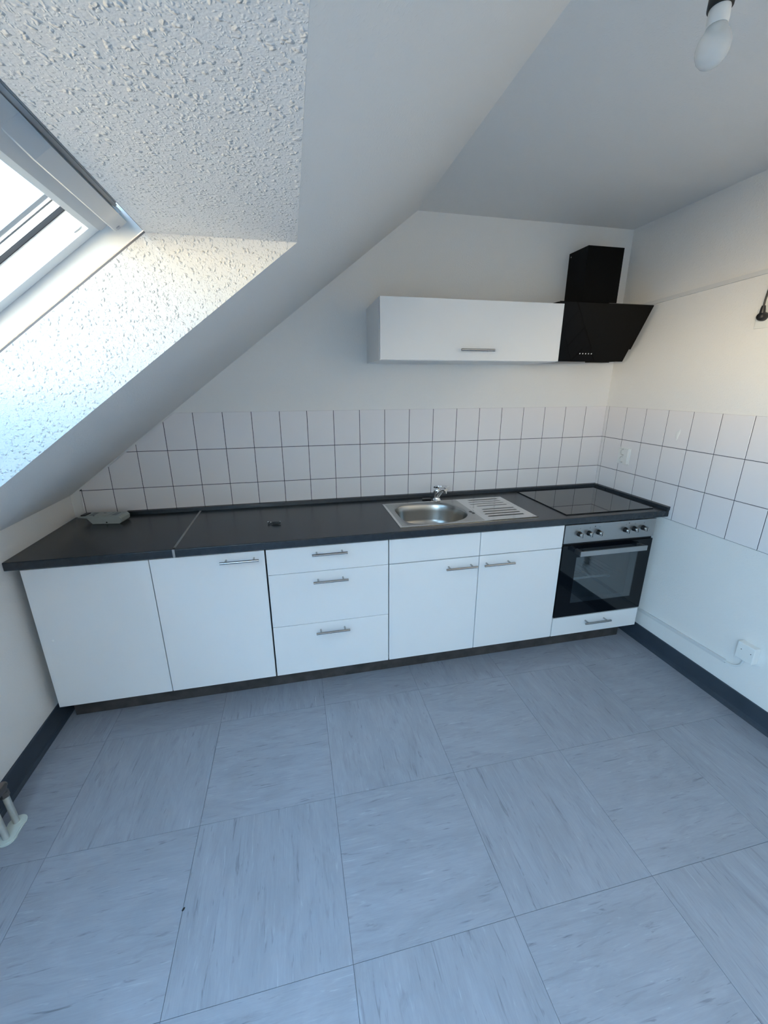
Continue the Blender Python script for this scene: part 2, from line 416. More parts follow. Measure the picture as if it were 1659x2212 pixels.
rail('catch', WY0-.056, WY0-.068, -1.205, -1.195, .2444, .2520, M['greyplastic'], .0008)
bm = B(); prism(bm, [sl(-1.29, .30, WY0-.0405), sl(-1.268, .30, WY0-.0405), sl(-1.268, .338, WY0-.0405), sl(-1.29, .338, WY0-.0405)], (0, -.004, 0))
wpart('hinge_cover', bm, M['pvc'])
# added roof window, plainer and out of view, brings in extra daylight
win_added = struct(empty('window_added', sl((WA0+WA1)/2, RO, (VY0+VY1)/2))); win_added['label'] = 'unseen white roof window added in the slope beside the camera for extra daylight'
I1 = IW; IW = Matrix.Translation(-win_added.location); WYs = (WY0, WY1); WY0, WY1 = VY0, VY1; win1 = win; 
def added_part(name, bm, m): bm.transform(IW); return mesh_obj(name, bm, m, win_added)
for y, s in ((WY0, 1), (WY1, -1)):
    added_part('reveal', prism(B(), [sl(AH, 0, y), sl(WA1, RO, y), sl(WA0, RO, y), sl(ASILL, 0, y)], (0, s*.0038, 0)), M['reveal'])
added_part('reveal', prism(B(), [sl(AH, 0, WY0), sl(WA1, RO, WY0), sl(WA1, RO, WY1), sl(AH, 0, WY1)], (0, 0, .03)), M['reveal'])
added_part('reveal', prism(B(), [sl(ASILL, 0, WY0), sl(WA0, RO, WY0), sl(WA0, RO, WY1), sl(ASILL, 0, WY1)], (-.03, 0, 0)), M['reveal'])
_wp = wpart
def wpart(name, bm, m, smooth=None, parent=None): return added_part(name, bm, m)
ring('window_frame', M['pvc'], WY0+.04, WY1-.04, WA0-.04, WA1+.04, .041, RO+.006, RO+.16)
ring('sash', M['pvc'], WY0-.004, WY1+.004, WA0+.03, -1.172, .036, SAO, RO+.135, tt=.086)
bm = B(); prism(bm, [sl(WA0+.05, SAI+.006, WY0-.03), sl(-1.24, SAI+.006, WY0-.03), sl(-1.24, SAI+.006, WY1+.03), sl(WA0+.05, SAI+.006, WY1+.03)], SN*.004)
added_part('pane', bm, M['glass'])
wpart = _wp; IW = I1; WY0, WY1 = WYs
# roof skin outside so nothing leaks round the frame
bm = B()
def orect(y0, y1, a0, a1):
    prism(bm, [sl(a0, RO+.16, y0), sl(a1, RO+.16, y0), sl(a1, RO+.16, y1), sl(a0, RO+.16, y1)], SN*.03)
orect(WY0+.02, .1, -3.2, .3); orect(VY0+.02, WY1-.02, -3.2, .3); orect(FRONT-.1, VY1-.02, -3.2, .3)
for ya, yb in ((WY1, WY0), (VY1, VY0)): orect(ya-.02, yb+.02, WA1+.02, .3); orect(ya-.02, yb+.02, -3.2, WA0-.02)
struct(mesh_obj('roof_skin', bm, M['under']))

# ---- wall tiles
TW, TH = .1544, .2030; GAP = .0031
Z1 = 1.0727-.035; ZR = [Z1-TH, Z1, Z1+TH, Z1+2*TH]
PB, PR = .1635, .0313
bm = B()     # grout bed behind the back wall tiles, clipped to the roof line
pg = clip([(-3.262, .84), (-.0005, .84), (-.0005, ZR[3]), (-3.262, ZR[3])], lambda p: slope_z(p[0])-.012-p[1])
prism(bm, [(x, -.0045, z) for x, z in pg], (0, .0046, 0)); mesh_obj('grout', bm, M['grout'], wb)
bm = B(); box(bm, -.0045, .0001, -2.3, -.0001, ZR[0]+.0, ZR[3]); mesh_obj('grout', bm, M['grout'], wr)
def tile_mesh(poly):
    bm = B(); n = len(poly); c = (sum(p[0] for p in poly)/n, sum(p[1] for p in poly)/n)
    a = [bm.verts.new((x, 0, z)) for x, z in poly]
    b = [bm.verts.new((x, -.005, z)) for x, z in poly]
    k = .0014
    def inset(p):
        d = Vector((c[0]-p[0], c[1]-p[1])); d.x = math.copysign(min(abs(d.x), k), d.x); d.y = math.copysign(min(abs(d.y), k), d.y)
        return (p[0]+d.x, p[1]+d.y)
    t = [bm.verts.new((inset(p)[0], -.006, inset(p)[1])) for p in poly]
    for i in range(n):
        j = (i+1) % n
        bm.faces.new((a[i], a[j], b[j], b[i])); bm.faces.new((b[i], b[j], t[j], t[i]))
    bm.faces.new(t)
    return bm
proto = None
def put_tile(x0, x1, z0, z1, par, side):
    global proto
    poly = [(x0, z0), (x1, z0), (x1, z1), (x0, z1)]
    if side == 'b':
        poly = clip(poly, lambda p: slope_z(p[0])-.010-p[1]); poly = [p for p in poly]
    if len(poly) < 3: return
    area = abs(sum(poly[i][0]*poly[(i+1) % len(poly)][1]-poly[(i+1) % len(poly)][0]*poly[i][1] for i in range(len(poly))))/2
    if area < .0002: return
    full = len(poly) == 4 and abs((x1-x0)-(TW-GAP)) < 1e-5 and abs((z1-z0)-(TH-GAP)) < 1e-5 and abs(area-(TW-GAP)*(TH-GAP)) < 1e-7
    cx, cz = (x0+x1)/2, (z0+z1)/2
    if full and proto: o = proto.copy(); COL.objects.link(o); o.parent = par
    else:
        o = mesh_obj('tile', tile_mesh([(p[0]-cx, p[1]-cz) for p in poly]), M['tile'], par)
        if full: proto = o
    if side == 'b': o.location = (cx, 0, cz)
    else: o.location = (0, -cx, cz); o.rotation_euler = (0, 0, -math.pi/2)
g = GAP/2
for row in range(3):
    z0, z1 = ZR[row]+g, ZR[row+1]-g
    if row == 2: z1 = ZR[3]
    put_tile(-PB+g, -.007, z0, z1, wb, 'b')
    for i in range(20):
        x1 = -(PB+i*TW)-g; x0 = x1-(TW-GAP)
        put_tile(x0, x1, z0, z1, wb, 'b')
    put_tile(-3.262, -(PB+20*TW)-g, z0, z1, wb, 'b')
    # right wall, coordinate = distance from the corner
    put_tile(.001, PR-g, z0, z1, wr, 'r')
    for i in range(14):
        x0 = PR+i*TW+g; put_tile(x0, x0+TW-GAP, z0, z1, wr, 'r')
# smooth painted-over patch in the left tile corner
# skirtings
def skirt(name, pts_in, axis):
    return None
prof = [(0, 0), (.022, 0), (.021, .003), (.012, .012), (.009, .024), (.008, .100), (.006, .104), (0, .104)]
struct(mesh_obj('baseboard_right', prism(B(), [(-d, 0-.0, z) for d, z in prof], (0, FRONT, 0)), M['skirt']))
struct(mesh_obj('baseboard_left', prism(B(), [(WL+d, 0, z) for d, z in prof], (0, FRONT, 0)), M['skirt']))
struct(mesh_obj('baseboard_front', prism(B(), [(WL, FRONT+d, z) for d, z in prof], (-WL, 0, 0)), M['skirt']))

# ================================================================== KITCHEN RUN
FY = -.608; FT_ = .018; FTOP, FBOT = .8410, .1305
def handle(parent, xa, xb, z, yb=-.643, r=.006, face=FY):
    o = parent
    c = ((xa+xb)/2, yb, z)
    hb = B(); tube(hb, [(xa, yb, z), (xb, yb, z)], r, 14)
    e = .024
    for x in (xa+e, xb-e): tube(hb, [(x, face+.001, z), (x, yb, z)], .0045, 10)
    return mesh_obj('handle', hb, M['steel'], parent, 40)
def front(name, parent, x0, x1, z0, z1, hd=None, y=FY, t=FT_):
    f = mesh_obj(name, box(B(), x0, x1, y, y+t, z0, z1, .0012, 2), M['front'], parent, 30)
    if hd: handle(f, *hd)
    return f
def carcass(parent, x0, x1, z0=.131, z1=.849, y0=-.589, y1=-.012):
    return mesh_obj('carcass', box(B(), x0, x1, y0, y1, z0, z1), M['carcass'], parent)
X = [-3.2680, -2.7715, -2.2690, -1.6672, -1.1671, -.6655, -.0669]
gp = .0017
c1 = empty('base_cabinet'); tag(c1, 'white base cabinet at the left wall, plain door without a handle', 'cabinet', 'white base cabinets under the worktop')
carcass(c1, X[0]+.001, X[1]-.0005); d1 = front('door', c1, X[0], X[1]-gp, FBOT, FTOP)
mesh_obj('hole_plug', lathe(B(), [(.0055, 0), (.005, .0012), (.002, .002)], (-3.220, FY, .489), 'Y', 14), M['filler'], d1)
c2 = empty('base_cabinet'); tag(c2, 'white base cabinet with one door and steel bar handle, left of the drawers', 'cabinet', 'white base cabinets under the worktop')
carcass(c2, X[1]+.0005, X[2]-.006); front('door', c2, X[1]+gp, X[2]-.004, FBOT, FTOP, (-2.470, -2.297, .807))
c3 = empty('base_cabinet'); tag(c3, 'white base cabinet with three drawers and steel bar handles', 'cabinet', 'white base cabinets under the worktop')
carcass(c3, X[2]+.006, X[3]-.008)
for z0, z1, hz in ((.7085, FTOP, .807), (.4195, .7065, .662), (FBOT, .4175, .3755)):
    front('drawer', c3, X[2]+.0035, X[3]-gp-.0010, z0, z1, (-2.053, -1.881, hz))
c4 = empty('base_cabinet'); tag(c4, 'wide white sink cabinet with two doors below two blank panels', 'cabinet', 'white base cabinets under the worktop')
# carcass open at top where the bowl hangs: made of panels
bm = B()
for xa, xb in ((X[3]+.008, X[3]+.024), (X[5]-.024, X[5]-.008)): box(bm, xa, xb, -.589, -.012, .131, .849)
box(bm, X[3]+.018, X[5]-.018, -.589, -.012, .131, .148); box(bm, X[3]+.018, X[5]-.018, -.020, -.012, .148, .849)
box(bm, X[4]-.03, X[4]+.03, -.560, -.550, .148, .849)
mesh_obj('carcass', bm, M['carcass'], c4)
for xa, xb, hd in ((X[3]+gp+.0006, X[4]-gp-.0004, (-1.365, -1.190, .660)), (X[4]+gp, X[5]-gp-.001, (-1.148, -.971, .660))):
    front('door', c4, xa, xb, FBOT, .7045, hd); front('panel', c4, xa, xb, .7085, FTOP)

# oven housing
c5 = empty('oven_cabinet'); tag(c5, 'white oven housing in the right corner with one shallow drawer below the oven', 'cabinet', 'white base cabinets under the worktop')
bm = B()
for xa, xb in ((X[5]+.001, X[5]+.017), (X[6]-.017, X[6]-.001)): box(bm, xa, xb, -.589, -.012, .131, .849)
box(bm, X[5]+.017, X[6]-.017, -.589, -.012, .131, .147); box(bm, X[5]+.017, X[6]-.017, -.560, -.05, .236, .250); box(bm, X[5]+.017, X[6]-.017, -.020, -.012, .147, .849)
mesh_obj('carcass', bm, M['carcass'], c5)
front('drawer', c5, X[5]+.0035, X[6]+.0005, FBOT-.001, .2495, (-.461, -.283, .210))

# oven
OX0, OX1 = -.6625, -.0655
ov = empty('oven', (-.365, -.33, .25)); tag(ov, 'built-in black glass oven with steel control panel and six knobs', 'oven')
IO = Matrix.Translation(-ov.location)
def op(name, bm, m, smooth=None, parent=ov):
    bm.transform(IO); return mesh_obj(name, bm, m, parent, smooth)
# shell and cavity
bm = B()
cx0, cx1, cz0, cz1, cyb = -.590, -.145, .300, .660, -.17
ux0, ux1, uz0, uz1 = X[5]+.020, X[6]-.020, .2515, .8470
pts = lambda y: None
box(bm, ux0, cx0, -.590, -.10, uz0, uz1); box(bm, cx1, ux1, -.590, -.10, uz0, uz1)
box(bm, cx0, cx1, -.590, -.10, uz0, cz0); box(bm, cx0, cx1, -.590, -.10, cz1, uz1); box(bm, cx0, cx1, cyb, -.10, cz0, cz1)
op('body', bm, M['enamel'])
cp = op('control_panel', box(B(), OX0, OX1, -.611, -.5905, .7305, .8390, .0012), M['panelsteel'], 30)
op('panel_gap', box(B(), OX0+.002, OX1-.002, -.600, -.5905, .7165, .7300), M['black'])
WX0, WX1, WZ0, WZ1 = -.566, -.150, .345, .640
bm = B()
box(bm, OX0, WX0, -.611, -.5925, .2585, .7160); box(bm, WX1, OX1, -.611, -.5925, .2585, .7160)
box(bm, WX0, WX1, -.611, -.5925, .2585, WZ0); box(bm, WX0, WX1, -.611, -.5925, WZ1, .7160)
dr = op('door', bm, M['blackglass'])
op('door_window', box(B(), WX0+.0003, WX1-.0003, -.6108, -.6080, WZ0+.0003, WZ1-.0003), M['ovenpane'], None, dr)
bm = B()   # inner printed frame seen at the right and below
box(bm, -.198, WX1-.0005, -.6065, -.6045, WZ0+.001, WZ1-.001); box(bm, WX0+.0005, -.198, -.6065, -.6045, WZ0+.001, WZ0+.026)
op('inner_frame', bm, mat('oven_inner_frame', (.012, .016, .020), .3), None, dr)
op('lower_trim', box(B(), OX0+.001, OX1-.001, -.606, -.5925, .2515, .2575, .0008), M['alu'])
bm = B(); box(bm, -.588, -.150, -.6680, -.6600, .6690, .6990, .001)
for xa, xb in ((-.586, -.568), (-.170, -.152)): box(bm, xa, xb, -.6600, -.6105, .6720, .6960)
hd = op('handle', bm, M['panelsteel'])
bm = B()
for x in (-.586, -.170): box(bm, x+.0, x+.018, -.6597, -.6113, .6965, .6985)
# rack
rk = B()
for k in range(12): tube(rk, [(-.575+k*.0365, -.555, .470), (-.575+k*.0365, -.20, .470)], .0017, 6)
for y, z in ((-.555, .470), (-.563, .482), (-.20, .470)): tube(rk, [(-.588, y, z), (-.290 if y < -.5 else -.15, y, z)], .0026, 8)
tube(rk, [(-.290, -.563, .482), (-.276, -.563, .480), (-.276, -.563, .466), (-.285, -.555, .462)], .0022, 8)
op('rack', rk, M['chrome'], 40)
kn = [(-.571, .784), (-.509, .784), (-.447, .785), (-.270, .786), (-.211, .788), (-.150, .789)]
for x, z in kn:
    b_ = B(); lathe(b_, [(.0150, 0), (.0150, .003), (.0135, .005), (.0130, .024)], (x, -.611, z), 'Y', 24)
    k = op('knob', b_, M['black'], 40)
    b_ = B(); lathe(b_, [(.0140, 0), (.0142, .002), (.0138, .0075), (.0128, .0085)], (x, -.635, z), 'Y', 24)
    cpn = op('cap', b_, M['steel'], 40, k)
    op('pointer', box(B(), x-.0010, x+.0010, -.6445, -.6434, z-.0125, z+.0125), M['black'], None, k)
for x, z in kn:   # printed dial symbols above the knobs
    bm = B()
    for a in range(4):
        an = a*math.pi/2+.4; dx, dz = math.cos(an)*.0042, math.sin(an)*.0042
        an2 = an+math.pi/2; ex, ez = math.cos(an2)*.0042, math.sin(an2)*.0042
        cx_, cz_ = x+.004, z+.0305
        if a < 3: prism(bm, [(cx_+dx, -.6108, cz_+dz), (cx_+ex, -.6108, cz_+ez), (cx_+ex*.6, -.6108, cz_+ez*.6), (cx_+dx*.6, -.6108, cz_+dz*.6)], (0, -.0005, 0))
    op('dial_print', bm, M['print'])
for x, z in ((-.473, .8215), (-.249, .8240)):
    op('indicator', lathe(B(), [(.0028, 0), (.0026, .0012), (.001, .0016)], (x, -.611, z), 'Y', 12), M['black'])

# plinth
pl = mesh_obj('plinth', box(B(), -3.262, -.095, -.518, -.500, .001, .1305, .001), M['plinth'])
tag(pl, 'dark slate-look plinth board running along the floor under the cabinets', 'plinth')

# worktops (profile along x) with bowl cut-out
WT, WBm, WF = .888, .850, -.628
def wt_prof(y0, y1, rnd=True):
    if not rnd: return [(y0, WBm), (y1, WBm), (y1, WT), (y0, WT)]
    p = [(y1, WBm), (y1, WT)]
    r = .0045
    for k in range(10):
        a = math.pi/2*k/9; p.append((WF+r-math.sin(a)*r, WT-r+math.cos(a)*r))
    p += [(WF, WBm+.003), (WF+.003, WBm)]
    return p
def wt_seg(bm, x0, x1, y1=-.001, y0=WF):
    if y0 == WF: prism(bm, [(x0, y, z) for y, z in wt_prof(WF, y1)], (x1-x0, 0, 0))
    else: prism(bm, [(x0, y, z) for y, z in wt_prof(y0, y1, False)], (x1-x0, 0, 0))
JX = -2.6575
bm = B(); wt_seg(bm, WL+.002, JX-.005)
w1 = mesh_obj('worktop', bm, M['worktop'], None, 30); tag(w1, 'short anthracite worktop piece left of the metal joint strip', 'worktop', 'anthracite worktops')
bm = B(); BX0, BX1, BY0, BY1 = -1.570, -1.150, -.565, -.155
wt_seg(bm, JX+.005, BX0); wt_seg(bm, BX0, BX1, BY0); wt_seg(bm, BX0, BX1, -.001, BY1); wt_seg(bm, BX1, -.0075)
w2 = mesh_obj('worktop', bm, M['worktop'], None, 30); tag(w2, 'long anthracite worktop right of the joint strip, holding sink and hob', 'worktop', 'anthracite worktops')
bm = B(); box(bm, JX-.0049, JX+.0049, WF-.0012, -.024, WT-.0005, WT+.0012)
box(bm, JX-.0049, JX+.0049, WF-.0014, WF+.02, WBm-.0005, WT+.0012)
js = mesh_obj('joint_strip', bm, M['alu']); tag(js, 'narrow grey metal strip covering the joint between the two worktops', 'joint strip')
# upstands
ub = mesh_obj('upstand', prism(B(), [(-3.045, -.0065, WT+.0003), (-3.045, -.026, WT+.0003), (-3.045, -.024, WT+.020), (-3.045, -.0065, WT+.023)], (3.045-.0067, 0, 0)), M['worktop'])
tag(ub, 'slim dark upstand strip along the back wall tiles', 'upstand', 'dark worktop upstands')
ur = mesh_obj('upstand', prism(B(), [(-.0065, -.0272, WT+.0003), (-.026, -.0272, WT+.0003), (-.024, -.0272, WT+.020), (-.0065, -.0272, WT+.023)], (0, WF+.0272-.002, 0)), M['worktop'])
tag(ur, 'slim dark upstand strip along the right wall tiles beside the hob', 'upstand', 'dark worktop upstands')

# hob
hb = empty('hob', (-.36, -.31, WT)); tag(hb, 'black glass ceramic hob set in the worktop in the right corner', 'hob')
o = mesh_obj('glass_plate', box(B(), -.285, .292, -.268, .262, .0005, .0060, .0015), M['hob'], hb, 30)

# ---- sink
SX_0, SX_1, SY_0, SY_1 = -1.600, -.8150, -.578, -.140
sk = empty('sink', ((SX_0+SX_1)/2, (SY_0+SY_1)/2, WT)); tag(sk, 'stainless steel inset sink with rounded bowl and ribbed drainer', 'sink')
IS = Matrix.Translation(-sk.location)
def sp_(name, bm, m, smooth=None, parent=sk):
    bm.transform(IS); return mesh_obj(name, bm, m, parent, smooth)
N = 72
def bowl_pt(k, off=0.):
    'outline of the bowl: tight corners at left, wide sweep at right'
    t = math.tau*k/N; c, s = math.cos(t), math.sin(t)
    cx, cy = -1.3650, -.3600
    e = 3.6 if c < 0 else 2.15
    rx = (.1900 if c < 0 else .2050)+off; ry = .1880+off
    d = (abs(c)**e+abs(s)**e)**(-1/e)
    return cx+rx*c*d, cy+ry*s*d
def rect_pt(x, y):
    'project from bowl centre to the plate rectangle around the bowl'
    return x, y
bm = B()
PX1 = -1.128     # bowl field ends here, drainer begins
ztop = WT+.0045
cx, cy = -1.3650, -.3600
outer = []; rimo = []; rimi = []
for k in range(N):
    x, y = bowl_pt(k, .010); dx, dy = x-cx, y-cy
    t = 1e9
    if dx > 1e-9: t = min(t, (PX1-cx)/dx)
    if dx < -1e-9: t = min(t, (SX_0+.012-cx)/dx)
    if dy > 1e-9: t = min(t, (SY_1-.012-cy)/dy)
    if dy < -1e-9: t = min(t, (SY_0+.012-cy)/dy)
    outer.append((cx+dx*t, cy+dy*t))
# snap nearest samples to corners
for qx, qy in ((PX1, SY_1-.012), (PX1, SY_0+.012), (SX_0+.012, SY_1-.012), (SX_0+.012, SY_0+.012)):
    k = min(range(N), key=lambda i: (outer[i][0]-qx)**2+(outer[i][1]-qy)**2); outer[k] = (qx, qy)
rows = [[bm.verts.new((x, y, ztop)) for x, y in outer]]
rows.append([bm.verts.new((*bowl_pt(k, .012), ztop)) for k in range(N)])
rows.append([bm.verts.new((*bowl_pt(k, .009), ztop-.0022)) for k in range(N)])
rows.append([bm.verts.new((*bowl_pt(k, .004), ztop-.0026)) for k in range(N)])
for off, z in ((0, -.006), (-.004, -.016), (-.008, -.05), (-.014, -.10), (-.022, -.128), (-.040, -.143), (-.07, -.149), (-.12, -.152), (-.155, -.153)):
    rows.append([bm.verts.new((*bowl_pt(k, off), ztop+z)) for k in range(N)])
for a, b in zip(rows, rows[1:]):
    for k in range(N): bm.faces.new((a[k], a[(k+1) % N], b[(k+1) % N], b[k]))
bm.faces.new(rows[-1])
sp_('bowl', bm, M['bowl'], 35)
# plate border + drainer with ribs (height grid)
bm = B()
def zb(x, y):
    z = ztop
    return z
# drainer grid
gx, gy = 96, 90
x0, x1, y0, y1 = PX1, SX_1-.012, SY_0+.012, SY_1-.012
ribs = [(-.172, -1.060, -.845), (-.2125, -1.075, -.850), (-.2560, -1.085, -.850), (-.3000, -1.060, -.850), (-.370, -1.060, -.840), (-.4130, -1.075, -.845), (-.4560, -1.085, -.850), (-.4990, -1.085, -.850)]
def hz(x, y):
    z = ztop
    for ry, xa, xb in ribs:
        d = abs(y-ry)
        if d < .012:
            e = min(1, max(0, (x-xa)/.014))*min(1, max(0, (xb-x)/.014))
            z -= .0055*e*(.5+.5*math.cos(math.pi*d/.012))
    # shallow tray
    e = min(1, max(0, (x+1.108)/.01))*min(1, max(0, (-.835-x)/.008))*min(1, max(0, (y+.548)/.01))*min(1, max(0, (-.160-y)/.008))
    return z-.0018*e
vv = [[bm.verts.new((x0+(x1-x0)*i/gx, y0+(y1-y0)*j/gy, hz(x0+(x1-x0)*i/gx, y0+(y1-y0)*j/gy))) for j in range(gy+1)] for i in range(gx+1)]
for i in range(gx):
    for j in range(gy): bm.faces.new((vv[i][j], vv[i+1][j], vv[i+1][j+1], vv[i][j+1]))
sp_('drainer', bm, M['sink'], True)
bm = B()   # folded rim
o4 = [(SX_0, SY_0), (SX_1, SY_0), (SX_1, SY_1), (SX_0, SY_1)]; i4 = [(SX_0+.012, SY_0+.012), (SX_1-.012, SY_0+.012), (SX_1-.012, SY_1-.012), (SX_0+.012, SY_1-.012)]
m4 = [(a[0]+(b[0]-a[0])*.45, a[1]+(b[1]-a[1])*.45) for a, b in zip(o4, i4)]
R_ = [[bm.verts.new((x, y, WT+.0004)) for x, y in o4], [bm.verts.new((x+(.0008 if x < -1.2 else -.0008), y, WT+.003)) for x, y in o4], [bm.verts.new((x, y, ztop+.0006)) for x, y in m4], [bm.verts.new((x, y, ztop)) for x, y in i4]]
for a, b in zip(R_, R_[1:]):
    for k in range(4): bm.faces.new((a[k], a[(k+1) % 4], b[(k+1) % 4], b[k]))
sp_('rim', bm, M['sink'])
for x, y in ((-1.188, -.409), (-1.166, -.432)):
    pass
bm = B()
for (x, y) in ((-1.1420, -.4080), (-1.1360, -.4330)):
    prism(bm, [(x-.008, y-.009, ztop+.0002), (x+.007, y-.009, ztop+.0002), (x+.008, y+.009, ztop+.0002), (x-.007, y+.009, ztop+.0002)], (0, 0, .0006))
sp_('overflow_slots', bm, M['black'])
sp_('drain', lathe(B(), [(.042, 0), (.040, .003), (.028, .002), (.005, .001)], (-1.365, -.36, ztop-.1530), 'Z', 28), M['chrome'], 40)

# ---- tap, stands on the sink's back rim
tp = empty('tap', (-1.243, -.1180, WT)); tag(tp, 'chrome single lever mixer tap behind the sink bowl', 'tap')
d = Vector((.30, -.954, 0)).normalized()
bm = B(); lathe(bm, [(.027, .0005), (.027, .006), (.0235, .009), (.022, .022), (.021, .040), (.022, .052), (.0235, .066), (.021, .078), (.012, .084)], (0, 0, 0), 'Z', 28)
mesh_obj('body', bm, M['chrome'], tp, 50)
bm = B()
path = [Vector((0, 0, .018)), d*.016+Vector((0, 0, .042)), d*.038+Vector((0, 0, .064)), d*.060+Vector((0, 0, .080)), d*.078+Vector((0, 0, .086)), d*.088+Vector((0, 0, .083))]
tube(bm, path, [.018, .0175, .0160, .0145, .0135, .0125], 18); mesh_obj('spout', bm, M['chrome'], tp, 50)
bm = B(); q = d*.082+Vector((0, 0, .063)); lathe(bm, [(.0105, 0), (.0115, .002), (.0115, .018)], q, 'Z', 18); mesh_obj('aerator', bm, M['chrome'], tp, 40)
bm = B(); sd = Vector((-d.y, d.x, 0))
secs = [(-.020, .082, .013, .006), (-.004, .092, .019, .006), (.025, .101, .018, .005), (.055, .106, .0135, .0035), (.085, .109, .011, .003), (.106, .109, .009, .0025)]
rr = []
for s, z, wd, th in secs:
    c = d*s+Vector((0, 0, z)); rr.append([bm.verts.new(c+sd*wd*a+Vector((0, 0, th*b))) for a, b in ((-1, 0), (-.7, 1), (.7, 1), (1, 0), (.7, -1), (-.7, -1))])
for a, b in zip(rr, rr[1:]):
    for k in range(6): bm.faces.new((a[k], a[(k+1) % 6], b[(k+1) % 6], b[k]))
bm.faces.new(rr[0][::-1]); bm.faces.new(rr[-1])
mesh_obj('lever', bm, M['chrome'], tp, 40)
bm = B(); box(bm, -.085, -.030, .012, .040, .001, .010, .003)
mesh_obj('seal_pad', bm, M['black'], tp, 30)

# ---- wall cabinet
wc = empty('wall_cabinet', (-1.16, 0, 1.70)); tag(wc, 'white wall cabinet with a lift-up door beside the hood', 'cabinet')
IWc = Matrix.Translation(-wc.location)
CX0, CX1 = -1.657, -.6635
bm = box(B(), CX0, CX1, -.3440, -.0005, 1.7030, 1.9900, .0008); bm.transform(IWc); mesh_obj('carcass', bm, M['front'], wc)
bm = box(B(), CX0+.0015, CX1-.0005, -.3655, -.3475, 1.7050, 1.9905, .0012); bm.transform(IWc); dd = mesh_obj('door', bm, M['front'], wc, 30)
hb_ = B(); tube(hb_, [(-1.243, -.400, 1.7545), (-1.060, -.400, 1.7545)], .006, 14)
for x in (-1.219, -1.084): tube(hb_, [(x, -.365, 1.7545), (x, -.400, 1.7545)], .0045, 10)
hb_.transform(IWc); mesh_obj('handle', hb_, M['steel'], dd, 40)

# ---- extractor hood
hd = empty('cooker_hood', (-.36, 0, 1.72)); tag(hd, 'black angled glass cooker hood with square chimney in the corner', 'cooker hood')
IH = Matrix.Translation(-hd.location)
def hp(name, bm, m, smooth=None, parent=hd):
    bm.transform(IH); return mesh_obj(name, bm, m, parent, smooth)
HX0, HX1 = -.6600, -.0670
hp('body', prism(B(), [(HX0+.004, -.0005, 1.722), (HX0+.004, -.115, 1.722), (HX0+.004, -.150, 1.745), (HX0+.004, -.300, 1.990), (HX0+.004, -.300, 2.012), (HX0+.004, -.0005, 2.020)], (HX1-HX0-.02, 0, 0)), M['blackmetal'])
# glass plates: direction down the plate
T1, B1 = Vector((0, -.3230, 2.0090)), Vector((0, -.2020, 1.7870)); dn = (B1-T1).normalized(); nn = Vector((0, dn.z, -dn.y)).normalized()
if nn.y > 0: nn = -nn
bm = B(); prism(bm, [(HX0, T1.y, T1.z), (HX1, T1.y, T1.z), (HX1, B1.y, B1.z), (HX0, B1.y, B1.z)], -nn*.008)
hp('glass_panel', bm, M['hoodglass'])
T2 = B1+dn*.0015-nn*.013; B2 = Vector((0, -.1500, 1.7200))-nn*.000
bm = B(); prism(bm, [(HX0, T2.y, T2.z), (HX1, T2.y, T2.z), (HX1, B2.y, B2.z), (HX0, B2.y, B2.z)], -nn*.007)
lp = hp('lower_glass_panel', bm, M['hoodglass'])
bx = Vector((1, 0, 0)); d2 = (B2-T2).normalized(); n2 = Vector((0, d2.z, -d2.y)); n2 = n2 if n2.y < 0 else -n2
for k in range(5):
    px = -.392+k*.0197
    c = T2+(B2-T2)*.42; c = Vector((px, c.y, c.z))
    bm = B(); lathe(bm, [(.0036, 0), (.0034, .0010), (.0015, .0013)], c, (bx, d2, n2), 12)
    hp('button', bm, M['led'], 40, lp)
hp('chimney', box(B(), -.4210, -.1870, -.1690, -.0005, 2.0205, 2.3270, .0006), M['blackmetal'])
hp('screw', lathe(B(), [(.004, 0), (.003, .0015)], (-.4212, -.020, 2.305), 'X', 10), M['alu'])
hp('filter', box(B(), HX0+.03, -.30, -.112, -.02, 1.7120, 1.7215, .003), M['alu'])
hp('lamp_bar', box(B(), -.29, HX1-.05, -.100, -.03, 1.7160, 1.7215, .002), M['black'])

# ================================================================== RIGHT WALL
# cable trunking at hood height (rises very slightly)
bm = B(); prism(bm, [(-.0002, -.001, 2.019), (-.014, -.001, 2.019), (-.014, -.001, 2.037), (-.0002, -.001, 2.037)], (0, -2.2, .085))
tr = mesh_obj('cable_trunking', bm, M['trunk']); tag(tr, 'long white cable trunking on the right wall level with the hood top', 'cable trunking', 'white cable trunking on the right wall')
bm = B(); prism(bm, [(-.0002, -.012, .178), (-.010, -.012, .178), (-.010, -.012, .197), (-.0002, -.012, .197)], (0, -1.103, .034))
t2 = mesh_obj('cable_trunking', bm, M['trunk']); tag(t2, 'low white cable trunking running from behind the oven above the skirting', 'cable trunking', 'white cable trunking on the right wall')
jb = empty('junction_box', (0, -1.205, .340)); tag(jb, 'square white junction box low on the right wall', 'junction box')
bm = box(B(), -.036, -.0005, -.040, .040, -.043, .043, .003); mesh_obj('cover', bm, M['white_plastic'], jb, 30)
for y, z in ((.018, .010), (-.026, .009)):
    mesh_obj('screw', lathe(B(), [(.0022, 0), (.002, .0008)], (-.036, y, z), 'X', 10), M['black'], jb)
pts_ = [(-.006, -1.108, .2215), (-.007, -1.125, .222), (-.009, -1.150, .226), (-.012, -1.172, .238), (-.014, -1.190, .258), (-.016, -1.199, .2965)]
bm = B(); tube(bm, pts_, .0048, 10); cb_ = mesh_obj('cable', bm, M['white_plastic'], None, 60); tag(cb_, 'short curved white cable from the trunking end up to the junction box', 'cable')

